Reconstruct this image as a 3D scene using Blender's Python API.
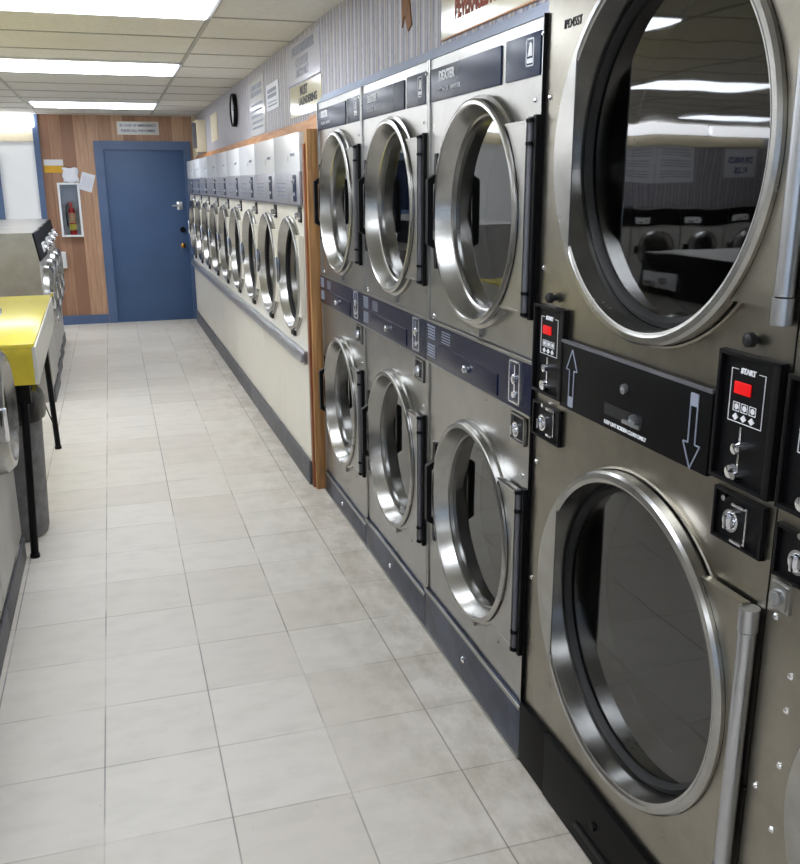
import bpy, bmesh, math, random
from math import pi, sin, cos, radians
from mathutils import Vector, Matrix
random.seed(7)
for o in list(bpy.data.objects): bpy.data.objects.remove(o)
S = bpy.context.scene
C = S.collection

# ---------------------------------------------------------------- camera
F_PX, YAW, PITCH, ROLL, CAM_H = 897.43, 0.30202, -0.27068, -0.004906, 1.5199
cy_, sy_ = cos(YAW), sin(YAW)
fwd = Vector((sy_*cos(PITCH), cy_*cos(PITCH), sin(PITCH)))
rgt = Vector((cy_, -sy_, 0)); upv = rgt.cross(fwd)
r2 = rgt*cos(ROLL)+upv*sin(ROLL); u2 = -rgt*sin(ROLL)+upv*cos(ROLL)
cam = bpy.data.cameras.new('camera'); camo = bpy.data.objects.new('camera', cam); C.objects.link(camo)
camo.matrix_world = Matrix(((r2.x, u2.x, -fwd.x, 0), (r2.y, u2.y, -fwd.y, 0), (r2.z, u2.z, -fwd.z, CAM_H), (0, 0, 0, 1)))
cam.sensor_fit = 'VERTICAL'; cam.sensor_height = 24; cam.lens = F_PX/864*24
cam.clip_start = .02
S.camera = camo

# ---------------------------------------------------------------- world, view, light levels
W = bpy.data.worlds.new('daylight'); S.world = W; W.use_nodes = True
W.node_tree.nodes['Background'].inputs[0].default_value = (.62, .78, 1, 1)
W.node_tree.nodes['Background'].inputs[1].default_value = .5
S.view_settings.view_transform = 'Standard'; S.view_settings.look = 'None'
S.view_settings.gamma = 1; S.view_settings.use_curve_mapping = False
S.view_settings.exposure = 1.19
LENS = 5.2        # emission of the ceiling lenses

# ---------------------------------------------------------------- materials
def nt(name):
    m = bpy.data.materials.new(name); m.use_nodes = True
    t = m.node_tree; return m, t, t.nodes['Principled BSDF']
def lin(c): return tuple((x/255/12.92 if x/255 <= .04045 else ((x/255+.055)/1.055)**2.4) for x in c)+(1,)
def N(t, kind, **kw):
    n = t.nodes.new(kind)
    for k, v in kw.items():
        if k in n.inputs: n.inputs[k].default_value = v
        else: setattr(n, k, v)
    return n
def mth(t, op, a, b=None, clamp=False):
    n = t.nodes.new('ShaderNodeMath'); n.operation = op; n.use_clamp = clamp
    for i, v in enumerate((a, b)):
        if v is None: continue
        if isinstance(v, (int, float)): n.inputs[i].default_value = v
        else: t.links.new(v, n.inputs[i])
    return n.outputs[0]
def mix(t, f, a, b):
    n = t.nodes.new('ShaderNodeMix'); n.data_type = 'RGBA'
    for i, v in ((0, f), (6, a), (7, b)):
        if isinstance(v, (int, float, tuple)): n.inputs[i].default_value = v
        else: t.links.new(v, n.inputs[i])
    return n.outputs[2]
def ramp(t, f, stops):
    n = t.nodes.new('ShaderNodeValToRGB'); e = n.color_ramp.elements
    while len(e) < len(stops): e.new(.5)
    for el, (p, c) in zip(e, stops): el.position = p; el.color = c
    t.links.new(f, n.inputs[0]); return n.outputs[0]
def coords(t, scale=(1, 1, 1)):
    tc = t.nodes.new('ShaderNodeTexCoord'); mp = t.nodes.new('ShaderNodeMapping'); mp.inputs[3].default_value = scale
    t.links.new(tc.outputs['Object'], mp.inputs[0]); return mp.outputs[0]
def mat(name, rgb, rough=.5, metal=0, var=.06, vs=6, bump=0, bs=40, spec=None, coat=0, emit=None, es=1):
    m, t, b = nt(name)
    c = lin(rgb); d = tuple(max(0, x*(1-var*2)) for x in c[:3])+(1,)
    co = coords(t)
    n = N(t, 'ShaderNodeTexNoise', Scale=vs, Detail=4.0); t.links.new(co, n.inputs['Vector'])
    t.links.new(ramp(t, n.outputs[0], [(.35, d), (.65, c)]), b.inputs['Base Color'])
    b.inputs['Roughness'].default_value = rough; b.inputs['Metallic'].default_value = metal
    if spec is not None: b.inputs['Specular IOR Level'].default_value = spec
    if coat: b.inputs['Coat Weight'].default_value = coat; b.inputs['Coat Roughness'].default_value = .08
    if bump:
        n2 = N(t, 'ShaderNodeTexNoise', Scale=bs, Detail=3.0); t.links.new(co, n2.inputs['Vector'])
        bp = N(t, 'ShaderNodeBump', Strength=bump, Distance=.01); t.links.new(n2.outputs[0], bp.inputs['Height'])
        t.links.new(bp.outputs[0], b.inputs['Normal'])
    if emit:
        b.inputs['Emission Color'].default_value = lin(emit); b.inputs['Emission Strength'].default_value = es
    return m
def steel(name, rgb, rough=.27, brush=(3, 3, 160), wav=.12, amp=.1, smudge=.12):
    m, t, b = nt(name)
    c = lin(rgb); b.inputs['Metallic'].default_value = 1
    co = coords(t); cb = coords(t, brush)
    n = N(t, 'ShaderNodeTexNoise', Scale=1.0, Detail=3.0); t.links.new(cb, n.inputs['Vector'])
    w = N(t, 'ShaderNodeTexNoise', Scale=2.6, Detail=0.0); t.links.new(co, w.inputs['Vector'])
    sm = N(t, 'ShaderNodeTexNoise', Scale=9.0, Detail=6.0, Roughness=.65); t.links.new(co, sm.inputs['Vector'])
    d = tuple(x*(1-smudge) for x in c[:3])+(1,)
    t.links.new(ramp(t, sm.outputs[0], [(.38, d), (.62, c)]), b.inputs['Base Color'])
    r = mth(t, 'ADD', mth(t, 'MULTIPLY', sm.outputs[0], .16), rough-.08); t.links.new(r, b.inputs['Roughness'])
    b1 = N(t, 'ShaderNodeBump', Strength=wav, Distance=.05); t.links.new(w.outputs[0], b1.inputs['Height'])
    b2 = N(t, 'ShaderNodeBump', Strength=amp, Distance=.0006); t.links.new(n.outputs[0], b2.inputs['Height'])
    t.links.new(b1.outputs[0], b2.inputs['Normal']); t.links.new(b2.outputs[0], b.inputs['Normal'])
    return m
M = {}
M['steel'] = steel('brushed_steel', (176, 175, 172), .30, amp=.03)
M['steel_dark'] = steel('weathered_steel', (163, 158, 147), .30, amp=.03, smudge=.14)
M['ring'] = steel('polished_ring_steel', (180, 179, 176), .25, (40, 40, 40), .05, .05, .2)
M['hinge_steel'] = steel('hinge_steel', (190, 192, 196), .3, (3, 3, 30), .02)
M['sky_sheen'] = mat('sky_sheen_strip', (205, 218, 242), .35, .15, .06, 4)  # bluish sky reflection put into the colour of the steel top strip
M['chrome'] = mat('chrome', (235, 236, 240), .1, 1, 0)
M['alu'] = steel('dull_aluminium', (205, 206, 212), .36, (3, 3, 60), .05)
M['black'] = mat('black_plastic', (12, 12, 14), .45, 0, .1, 12, spec=.18)
M['black_metal'] = mat('black_painted_steel', (10, 10, 11), .5, 0, .1, 20, .06, 300, spec=.12)
M['rubber'] = mat('black_rubber', (13, 13, 14), .6)
M['navy'] = mat('navy_panel', (16, 24, 52), .25, 0, .06, 8, spec=.35)
M['slate'] = mat('slate_blue_panel', (36, 47, 70), .26, 0, .04, 8, spec=.12)
M['enamel'] = mat('almond_enamel', (232, 227, 213), .32, 0, .03, 3, spec=.5)
M['header'] = mat('pale_header_enamel', (232, 233, 235), .25, 0, .02, 3, spec=.5)
M['kick_grey'] = mat('grey_rubber_base', (98, 98, 104), .5, 0, .12, 9)
M['kick_steel'] = mat('scuffed_blue_grey_kick', (78, 84, 104), .4, .4, .3, 7, .1, 60)
M['drum'] = mat('dark_drum', (70, 70, 72), .5, .8, .1)
M['red_led'] = mat('red_display', (190, 0, 8), .4, 0, 0, emit=(255, 6, 10), es=.16)
M['mark_white'] = mat('white_print', (240, 241, 244), .5, 0, .05)
M['mark_grey'] = mat('grey_print', (150, 156, 172), .5, 0, .05)
M['mark_black'] = mat('black_print', (38, 38, 46), .6, 0, .05)
M['mark_red'] = mat('brown_red_print', (150, 62, 30), .6, 0, .05)
M['mark_blue'] = mat('blue_print', (40, 60, 130), .6, 0, .05)
M['blue_paint'] = mat('blue_door_paint', (68, 94, 132), .42, 0, .05, 3, .06, 90, spec=.4)
M['blue_frame'] = mat('blue_frame_paint', (84, 106, 142), .4, 0, .06, 5, .05, 60)
M['white_paint'] = mat('white_wall_paint', (244, 245, 246), .6, 0, .02, 2)
M['cream'] = mat('cream_board', (228, 216, 186), .5, 0, .04, 5)
M['paper'] = mat('white_paper', (232, 234, 242), .45, 0, .03, 6, .1, 12)
M['gloss_white'] = mat('glossy_white_sign', (222, 222, 224), .12, 0, .02, 3, .03, 5)
M['gloss_cream'] = mat('glossy_cream_sign', (222, 214, 184), .14, 0, .03, 3, .03, 5)
M['poster_grey'] = mat('glossy_lilac_poster', (206, 206, 220), .18, 0, .03, 3)
M['brass'] = mat('brass', (190, 140, 70), .25, 1, 0)
M['gold_paper'] = mat('mustard_paper', (214, 164, 28), .5)
M['yellow'] = mat('yellow_laminate', (240, 222, 70), .16, 0, .03, 3, spec=.6)
M['yellow_edge'] = mat('ochre_apron', (236, 212, 60), .4, 0, .12, 9)
M['table_side'] = mat('off_white_side', (228, 226, 214), .3, 0, .04, 6)
M['bin'] = mat('grey_bin_plastic', (122, 122, 124), .55, 0, .18, 22, .1, 80)
M['liner'] = mat('black_bin_liner', (24, 24, 26), .3, 0, .1, 10, .6, 18)
M['washer_side'] = steel('washer_side_steel', (172, 170, 168), .34, (3, 3, 60), .06)
M['washer_front'] = mat('washer_front_enamel', (196, 194, 190), .4, .2, .08, 5)
M['red_paint'] = mat('red_extinguisher', (196, 18, 24), .25, 0, .03)
M['tan_paint'] = mat('tan_label', (200, 150, 110), .5)
M['yellow_label'] = mat('yellow_label', (226, 204, 40), .5)
M['grey_back'] = mat('grey_cabinet_back', (150, 152, 160), .6)
M['brown_tear'] = mat('brown_board', (160, 106, 56), .7, 0, .2, 20)
M['grid_metal'] = mat('ceiling_grid_metal', (176, 174, 164), .5)
M['plaster'] = mat('side_wall_plaster', (205, 203, 198), .7)
# clear tinted glass
def glass(name, tint, rough=.015, wav=.0, ior=1.5):
    m, t, b = nt(name)
    b.inputs['Base Color'].default_value = tint+(1,); b.inputs['Transmission Weight'].default_value = 1
    b.inputs['Roughness'].default_value = rough; b.inputs['IOR'].default_value = ior
    if wav:
        n = N(t, 'ShaderNodeTexNoise', Scale=5.0, Detail=1.0); t.links.new(coords(t), n.inputs['Vector'])
        bp = N(t, 'ShaderNodeBump', Strength=wav, Distance=.02); t.links.new(n.outputs[0], bp.inputs['Height'])
        t.links.new(bp.outputs[0], b.inputs['Normal'])
    return m
M['glass'] = glass('door_glass', (.16, .165, .17), .02, .03, 1.62)
M['pane'] = glass('window_glass', (.95, .97, 1))
def emis(name, rgb, s):
    m, t, b = nt(name)
    b.inputs['Base Color'].default_value = (.8, .8, .8, 1)
    b.inputs['Emission Color'].default_value = lin(rgb); b.inputs['Emission Strength'].default_value = s
    return m
M['lens'] = emis('fluorescent_lens', (238, 245, 255), LENS)
M['tube_lens'] = emis('wall_strip_lens', (246, 249, 255), 3.0)
# floor: 12 inch vinyl tiles
def floor_mat():
    m, t, b = nt('vinyl_tile')
    tc = t.nodes.new('ShaderNodeTexCoord'); sp = t.nodes.new('ShaderNodeSeparateXYZ'); t.links.new(tc.outputs['Object'], sp.inputs[0])
    T = .3048
    fx = mth(t, 'DIVIDE', mth(t, 'ADD', sp.outputs[0], .142), T); fy = mth(t, 'DIVIDE', mth(t, 'SUBTRACT', sp.outputs[1], 1.937), T)
    ix = mth(t, 'FLOOR', fx); iy = mth(t, 'FLOOR', fy)
    def seam(f, w):
        fr = mth(t, 'FRACT', f); d = mth(t, 'MINIMUM', fr, mth(t, 'SUBTRACT', 1.0, fr))
        return mth(t, 'SUBTRACT', 1.0, mth(t, 'DIVIDE', d, w/T), True)
    cmb = t.nodes.new('ShaderNodeCombineXYZ'); t.links.new(ix, cmb.inputs[0]); t.links.new(iy, cmb.inputs[1])
    wn = t.nodes.new('ShaderNodeTexWhiteNoise'); wn.noise_dimensions = '3D'; t.links.new(cmb.outputs[0], wn.inputs['Vector'])
    base = ramp(t, wn.outputs[0], [(0, lin((215, 207, 196))), (.35, lin((221, 214, 204))), (.7, lin((224, 218, 208))), (1, lin((216, 208, 196)))])
    # cloudy streaks
    n1 = N(t, 'ShaderNodeTexNoise', Scale=1.0, Detail=6.0, Roughness=.6); t.links.new(coords(t, (7, 14, 1)), n1.inputs['Vector'])
    base = mix(t, mth(t, 'MULTIPLY', ramp(t, n1.outputs[0], [(.45, (0, 0, 0, 1)), (.75, (1, 1, 1, 1))]), .35), base, lin((186, 182, 168)))
    n2 = N(t, 'ShaderNodeTexNoise', Scale=1.0, Detail=4.0, Roughness=.7); t.links.new(coords(t, (55, 20, 1)), n2.inputs['Vector'])
    base = mix(t, mth(t, 'MULTIPLY', ramp(t, n2.outputs[0], [(.66, (0, 0, 0, 1)), (.74, (1, 1, 1, 1))]), .3), base, lin((140, 130, 112)))
    # wear along the dryer line
    dx = mth(t, 'MULTIPLY', mth(t, 'SUBTRACT', sp.outputs[0], .45), 2.0, True)
    n3 = N(t, 'ShaderNodeTexNoise', Scale=1.0, Detail=6.0, Roughness=.7); t.links.new(coords(t, (9, 5, 1)), n3.inputs['Vector'])
    dirt = mth(t, 'MULTIPLY', dx, ramp(t, n3.outputs[0], [(.4, (0, 0, 0, 1)), (.7, (1, 1, 1, 1))]))
    base = mix(t, mth(t, 'MULTIPLY', dirt, .75), base, lin((150, 138, 116)))
    n4 = N(t, 'ShaderNodeTexNoise', Scale=3.0, Detail=2.0); t.links.new(tc.outputs['Object'], n4.inputs['Vector'])
    vis = ramp(t, n4.outputs[0], [(.38, (.25, .25, .25, 1)), (.55, (1, 1, 1, 1))])
    base = mix(t, mth(t, 'MULTIPLY', mth(t, 'MULTIPLY', seam(fx, .0032), .8), vis), base, lin((62, 58, 50)))
    base = mix(t, mth(t, 'MULTIPLY', mth(t, 'MULTIPLY', seam(fy, .0038), .5), vis), base, lin((96, 88, 76)))
    t.links.new(base, b.inputs['Base Color'])
    b.inputs['Roughness'].default_value = .42; b.inputs['Specular IOR Level'].default_value = .4
    bp = N(t, 'ShaderNodeBump', Strength=.08, Distance=.01); t.links.new(n1.outputs[0], bp.inputs['Height']); t.links.new(bp.outputs[0], b.inputs['Normal'])
    return m
M['floor'] = floor_mat()
def wallpaper():
    m, t, b = nt('striped_wallpaper')
    tc = t.nodes.new('ShaderNodeTexCoord'); sp = t.nodes.new('ShaderNodeSeparateXYZ'); t.links.new(tc.outputs['Object'], sp.inputs[0])
    s = mth(t, 'ADD', sp.outputs[0], sp.outputs[1])
    fr = mth(t, 'FRACT', mth(t, 'DIVIDE', s, .12))
    base = ramp(t, fr, [(0, lin((200, 199, 204))), (.12, lin((170, 170, 184))), (.24, lin((104, 106, 132))), (.32, lin((184, 180, 178))), (.44, lin((146, 136, 128))), (.54, lin((204, 203, 208))), (.66, lin((92, 96, 128))), (.74, lin((172, 171, 182))), (.86, lin((128, 124, 136))), (.94, lin((206, 204, 208)))])
    n = N(t, 'ShaderNodeTexNoise', Scale=1.0, Detail=5.0, Roughness=.7); t.links.new(coords(t, (30, 30, 9)), n.inputs['Vector'])
    base = mix(t, ramp(t, n.outputs[0], [(.42, (0, 0, 0, 1)), (.7, (.55, .55, .55, 1))]), base, lin((190, 184, 180)))
    v = N(t, 'ShaderNodeTexVoronoi', Scale=1.0); t.links.new(coords(t, (34, 34, 22)), v.inputs['Vector'])
    base = mix(t, mth(t, 'MULTIPLY', ramp(t, v.outputs['Distance'], [(.15, (1, 1, 1, 1)), (.3, (0, 0, 0, 1))]), .35), base, lin((104, 104, 130)))
    t.links.new(base, b.inputs['Base Color']); b.inputs['Roughness'].default_value = .55
    return m
M['wallpaper'] = wallpaper()
def panelling():
    m, t, b = nt('wood_panelling')
    tc = t.nodes.new('ShaderNodeTexCoord'); sp = t.nodes.new('ShaderNodeSeparateXYZ'); t.links.new(tc.outputs['Object'], sp.inputs[0])
    f = mth(t, 'DIVIDE', mth(t, 'ADD', sp.outputs[0], 3.0), .128)
    ix = mth(t, 'FLOOR', f); fr = mth(t, 'FRACT', f)
    wn = t.nodes.new('ShaderNodeTexWhiteNoise'); wn.noise_dimensions = '1D'; t.links.new(ix, wn.inputs['W'])
    base = ramp(t, wn.outputs[0], [(0, lin((150, 110, 86))), (.3, lin((190, 150, 120))), (.55, lin((216, 180, 148))), (.8, lin((164, 124, 98))), (1, lin((200, 160, 128)))])
    cmb = t.nodes.new('ShaderNodeCombineXYZ'); t.links.new(sp.outputs[0], cmb.inputs[0]); t.links.new(ix, cmb.inputs[1]); t.links.new(sp.outputs[2], cmb.inputs[2])
    mp = t.nodes.new('ShaderNodeMapping'); mp.inputs[3].default_value = (60, 3.1, 3); t.links.new(cmb.outputs[0], mp.inputs[0])
    n = N(t, 'ShaderNodeTexNoise', Scale=1.0, Detail=5.0, Distortion=.6); t.links.new(mp.outputs[0], n.inputs['Vector'])
    base = mix(t, ramp(t, n.outputs[0], [(.4, (0, 0, 0, 1)), (.75, (.5, .5, .5, 1))]), base, lin((124, 90, 68)))
    g = mth(t, 'SUBTRACT', 1.0, mth(t, 'DIVIDE', mth(t, 'MINIMUM', fr, mth(t, 'SUBTRACT', 1.0, fr)), .035), True)
    base = mix(t, mth(t, 'MULTIPLY', g, .6), base, lin((110, 74, 50)))
    t.links.new(base, b.inputs['Base Color']); b.inputs['Roughness'].default_value = .45
    return m
M['panelling'] = panelling()
def wood(name, a, bb, sc):
    m, t, b = nt(name)
    n = N(t, 'ShaderNodeTexNoise', Scale=1.0, Detail=5.0, Distortion=.8); t.links.new(coords(t, sc), n.inputs['Vector'])
    t.links.new(ramp(t, n.outputs[0], [(.35, lin(a)), (.65, lin(bb))]), b.inputs['Base Color']); b.inputs['Roughness'].default_value = .5
    return m
M['wood_post'] = wood('pine_post', (146, 104, 62), (186, 140, 88), (50, 50, 3))
M['wood_trim'] = wood('orange_wood_trim', (178, 122, 72), (206, 150, 98), (40, 4, 40))
M['wood_red'] = wood('reddish_wood_edge', (120, 62, 40), (160, 104, 62), (50, 50, 4))
def ceiling_mat():
    m, t, b = nt('ceiling_tile')
    n = N(t, 'ShaderNodeTexNoise', Scale=60.0, Detail=5.0, Roughness=.7); t.links.new(coords(t), n.inputs['Vector'])
    n2 = N(t, 'ShaderNodeTexNoise', Scale=1.2, Detail=3.0); t.links.new(coords(t), n2.inputs['Vector'])
    base = ramp(t, n.outputs[0], [(.3, lin((212, 209, 200))), (.6, lin((228, 225, 217)))])
    base = mix(t, mth(t, 'MULTIPLY', ramp(t, n2.outputs[0], [(.5, (0, 0, 0, 1)), (.7, (1, 1, 1, 1))]), .3), base, lin((204, 198, 180)))
    t.links.new(base, b.inputs['Base Color']); b.inputs['Roughness'].default_value = .85
    return m
M['ceiling'] = ceiling_mat()
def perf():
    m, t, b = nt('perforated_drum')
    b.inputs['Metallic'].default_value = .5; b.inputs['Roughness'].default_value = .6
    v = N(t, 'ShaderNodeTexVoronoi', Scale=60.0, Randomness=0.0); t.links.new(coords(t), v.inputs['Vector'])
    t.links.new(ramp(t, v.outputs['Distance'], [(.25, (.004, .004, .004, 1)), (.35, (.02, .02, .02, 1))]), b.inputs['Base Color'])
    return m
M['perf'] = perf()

# ---------------------------------------------------------------- mesh helpers
class MB:
    def __init__(s): s.bm = bmesh.new()
    def poly(s, pts, faces):
        vs = [s.bm.verts.new(p) for p in pts]
        for f in faces:
            try: s.bm.faces.new([vs[i] for i in f])
            except ValueError: pass
        return s
    def box(s, x0, x1, y0, y1, z0, z1, bev=0):
        x0, x1 = min(x0, x1), max(x0, x1); y0, y1 = min(y0, y1), max(y0, y1); z0, z1 = min(z0, z1), max(z0, z1)
        t = bmesh.new(); bmesh.ops.create_cube(t, size=1)
        for v in t.verts: v.co = Vector(((x0+x1)/2+v.co.x*(x1-x0), (y0+y1)/2+v.co.y*(y1-y0), (z0+z1)/2+v.co.z*(z1-z0)))
        if bev: bmesh.ops.bevel(t, geom=t.edges[:], offset=min(bev, (x1-x0)*.45, (y1-y0)*.45, (z1-z0)*.45), segments=2, affect='EDGES', profile=.7)
        return s.add(t)
    def add(s, t):
        me = bpy.data.meshes.new('t'); t.to_mesh(me); t.free(); s.bm.from_mesh(me); bpy.data.meshes.remove(me); return s
    def lathe(s, prof, yc, zc, seg=64, close=True):        # (x, r) about an axis along x
        rings = []
        for (x, r) in prof:
            if r < 1e-6: rings.append([s.bm.verts.new((x, yc, zc))])
            else: rings.append([s.bm.verts.new((x, yc+r*cos(2*pi*k/seg), zc+r*sin(2*pi*k/seg))) for k in range(seg)])
        n = len(rings)
        for i in range(n if close else n-1):
            a, b = rings[i], rings[(i+1) % n]
            for k in range(seg):
                q = [a[k % len(a)], a[(k+1) % len(a)], b[(k+1) % len(b)], b[k % len(b)]]
                u = []
                for v in q:
                    if v not in u: u.append(v)
                if len(u) > 2:
                    try: s.bm.faces.new(u)
                    except ValueError: pass
        return s
    def latz(s, prof, xc, yc, seg=40, close=False):         # (z, r) about a vertical axis
        t = MB(); t.lathe(prof, 0, 0, seg, close)
        for v in t.bm.verts: v.co = Vector((xc+v.co.y, yc+v.co.z, v.co.x))
        return s.add(t.bm)
    def tube(s, pts, r, seg=12):
        pts = [Vector(p) for p in pts]; rings = []
        for i, p in enumerate(pts):
            d = (pts[min(i+1, len(pts)-1)]-pts[max(i-1, 0)]).normalized()
            a = d.orthogonal().normalized() if i == 0 else (a-d*a.dot(d)).normalized()
            b = d.cross(a)
            rings.append([s.bm.verts.new(p+(a*cos(2*pi*k/seg)+b*sin(2*pi*k/seg))*r) for k in range(seg)])
        for a_, b_ in zip(rings, rings[1:]):
            for k in range(seg): s.bm.faces.new((a_[k], a_[(k+1) % seg], b_[(k+1) % seg], b_[k]))
        s.bm.faces.new(rings[0][::-1]); s.bm.faces.new(rings[-1]); return s
    def prism(s, pts, x0, x1):                              # outline in (y, z) extruded along x
        n = len(pts)
        a = [s.bm.verts.new((x0, p[0], p[1])) for p in pts]; b = [s.bm.verts.new((x1, p[0], p[1])) for p in pts]
        s.bm.faces.new(a); s.bm.faces.new(b[::-1])
        for k in range(n): s.bm.faces.new((a[k], b[k], b[(k+1) % n], a[(k+1) % n]))
        return s
    def loops(s, outer, inner, x):                          # flat face ring between two outlines with equal counts
        a = [s.bm.verts.new((x, *p)) for p in outer]; b = [s.bm.verts.new((x, *p)) for p in inner]; n = len(a)
        for k in range(n): s.bm.faces.new((a[k], a[(k+1) % n], b[(k+1) % n], b[k]))
        return s
    def strip(s, la, xa, lb, xb):
        return s.raw([(xa, *p) for p in la], [(xb, *p) for p in lb])
    def raw(s, A, B):
        a = [s.bm.verts.new(p) for p in A]; b = [s.bm.verts.new(p) for p in B]; n = len(a)
        for k in range(n): s.bm.faces.new((a[k], a[(k+1) % n], b[(k+1) % n], b[k]))
        return s
    def move(s, mtx):
        bmesh.ops.transform(s.bm, matrix=mtx, verts=s.bm.verts[:]); return s
    def build(s, name, m, parent=None, smooth=True, loc=None):
        bmesh.ops.remove_doubles(s.bm, verts=s.bm.verts[:], dist=1e-5)
        bmesh.ops.recalc_face_normals(s.bm, faces=s.bm.faces[:])
        me = bpy.data.meshes.new(name); s.bm.to_mesh(me); s.bm.free()
        me.materials.append(m if not isinstance(m, str) else M[m])
        if smooth:
            me.polygons.foreach_set('use_smooth', [True]*len(me.polygons))
            me.set_sharp_from_angle(angle=radians(32))
        o = bpy.data.objects.new(name, me); C.objects.link(o)
        if parent: o.parent = parent
        if loc: o.location = loc
        return o
def tag(o, label=None, cat=None, group=None, kind=None):
    if label: o['label'] = label
    if cat: o['category'] = cat
    if group: o['group'] = group
    if kind: o['kind'] = kind
    return o
def empty(name, loc, rz, label, cat, group=None):
    o = bpy.data.objects.new(name, None); C.objects.link(o); o.empty_display_size = .1
    o.location = loc; o.rotation_euler = (0, 0, rz); return tag(o, label, cat, group)
def struct(o): o['kind'] = 'structure'; return o
def dup(root, loc, rz, label, group=None):
    r = root.copy(); C.objects.link(r); r.location = loc; r.rotation_euler = (0, 0, rz); r['label'] = label
    if group: r['group'] = group
    for ch in list(root.children):
        c = ch.copy(); C.objects.link(c); c.parent = r
        for g in ch.children:
            d = g.copy(); C.objects.link(d); d.parent = c
    return r
def circ(yc, zc, r, n): return [(yc+r*cos(2*pi*k/n), zc+r*sin(2*pi*k/n)) for k in range(n)]
def holed(mb, y0, y1, z0, z1, yc, zc, r, x, n=64):           # rectangle with a round hole, facing along x
    ca = [(math.atan2(z-zc, y-yc) % (2*pi), (y, z)) for y in (y0, y1) for z in (z0, z1)]
    seq = [(2*pi*k/n, None) for k in range(n) if min(abs(2*pi*k/n-a) for a, _ in ca) > .02]+ca
    seq.sort(key=lambda q: q[0]); inner = []; outer = []
    for a, c in seq:
        dy, dz = cos(a), sin(a); inner.append((yc+r*dy, zc+r*dz))
        if c: outer.append(c); continue
        t = 1e9
        if abs(dy) > 1e-9: t = min(t, ((y1 if dy > 0 else y0)-yc)/dy)
        if abs(dz) > 1e-9: t = min(t, ((z1 if dz > 0 else z0)-zc)/dz)
        outer.append((yc+dy*t, zc+dz*t))
    mb.loops(outer, inner, x); mb.strip(inner, x, inner, x+.03)
def text_bm(s, size, ext=.0008, bold=0, sx=1):
    cu = bpy.data.curves.new('t', 'FONT'); cu.body = s; cu.size = size; cu.extrude = ext; cu.offset = bold
    cu.align_x = 'CENTER'; cu.align_y = 'CENTER'
    o = bpy.data.objects.new('t', cu); C.objects.link(o); bpy.context.view_layer.update()
    me = bpy.data.meshes.new_from_object(o.evaluated_get(bpy.context.evaluated_depsgraph_get()))
    bpy.data.objects.remove(o); bpy.data.curves.remove(cu)
    b = bmesh.new(); b.from_mesh(me); bpy.data.meshes.remove(me)
    for v in b.verts: v.co.x *= sx
    return b
FACE_X = Matrix(((0, 0, -1, 0), (-1, 0, 0, 0), (0, 1, 0, 0), (0, 0, 0, 1)))   # reads when looking towards +x
FACE_Y = Matrix(((1, 0, 0, 0), (0, 0, -1, 0), (0, 1, 0, 0), (0, 0, 0, 1)))    # reads when looking towards +y
def text_on(mb, s, size, x, y, z, face=FACE_X, bold=0, sx=1, tilt=0):
    b = text_bm(s, size, .0008, bold, sx); b.transform(Matrix.Translation((x, y, z)) @ face @ Matrix.Rotation(tilt, 4, 'Z'))
    return mb.add(b)
def scribble(mb, x, y0, y1, z0, z1, rows, face='X', seed=1, h=.5, skip=()):
    rnd = random.Random(seed); dz = (z1-z0)/rows
    for i in range(rows):
        if i in skip: continue
        zc = z1-(i+.5)*dz; y = y0
        while y < y1-.005:
            w = rnd.uniform(.25, .9)*dz*1.6; e = min(y+w, y1)
            if face == 'X': mb.box(x-.0012, x, y, e, zc-dz*h/2, zc+dz*h/2)
            else: mb.box(y, e, x-.0012, x, zc-dz*h/2, zc+dz*h/2)
            y = e+dz*.35

# ---------------------------------------------------------------- room shell
CZ, XR, XL, YB, YF = 2.24, .975, -7.0, 10.75, -3.2
struct(MB().box(XL, 2.1, YF, YB, -.06, 0).build('floor', 'floor', smooth=False))
struct(MB().box(XL, 2.1, YF, YB, CZ, CZ+.06).build('ceiling', 'ceiling', smooth=False))
# bulkhead wall above the machines, and the wall behind them
struct(MB().box(XR, 2.1, 4.28, YB, 1.765, CZ).box(XR, 2.1, 1.94, 4.28, 1.90, CZ).box(XR, 2.1, YF, 1.94, 1.985, CZ).build('wall_right', 'wallpaper', smooth=False))
struct(MB().box(2.1, 2.16, YF, YB, 0, CZ).build('wall_service', 'plaster', smooth=False))
struct(MB().box(XL-.06, XL, YF, YB, 0, CZ).build('wall_left', 'plaster', smooth=False))
WX = -.70
wb = MB().box(WX, -.121, YB-.03, YB+.06, 0, CZ).box(-.121, .905, YB-.03, YB+.06, 1.975, CZ).box(.905, 2.1, YB-.03, YB+.06, 0, CZ)
struct(wb.build('wall_back', 'panelling', smooth=False))
struct(MB().box(-3.7, WX, YB-.03, YB+.06, 0, CZ).build('wall_back_white', 'white_paint', smooth=False))
struct(MB().box(XL, -3.7, YB-.03, YB+.06, 0, CZ).build('wall_back_papered', 'wallpaper', smooth=False))
# shopfront behind the camera: low wall, big window
struct(MB().box(XL, 2.1, YF-.06, YF, 0, .6).box(XL, -5.5, YF-.06, YF, .6, CZ).box(.6, 2.1, YF-.06, YF, .6, CZ).box(-5.5, .6, YF-.06, YF, 2.1, CZ).build('wall_front', 'plaster', smooth=False))
wf = MB()
for x in (-5.5, -3.48, -1.46, .54): wf.box(x, x+.06, YF-.05, YF+.01, .6, 2.1)
wf.box(-5.5, .6, YF-.05, YF+.01, .6, .66).box(-5.5, .6, YF-.05, YF+.01, 2.04, 2.1)
w1 = struct(wf.build('window_1', 'alu', smooth=False))
struct(MB().box(-5.46, .56, YF-.03, YF-.024, .64, 2.06).build('window_glass', 'pane', w1, smooth=False))
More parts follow.
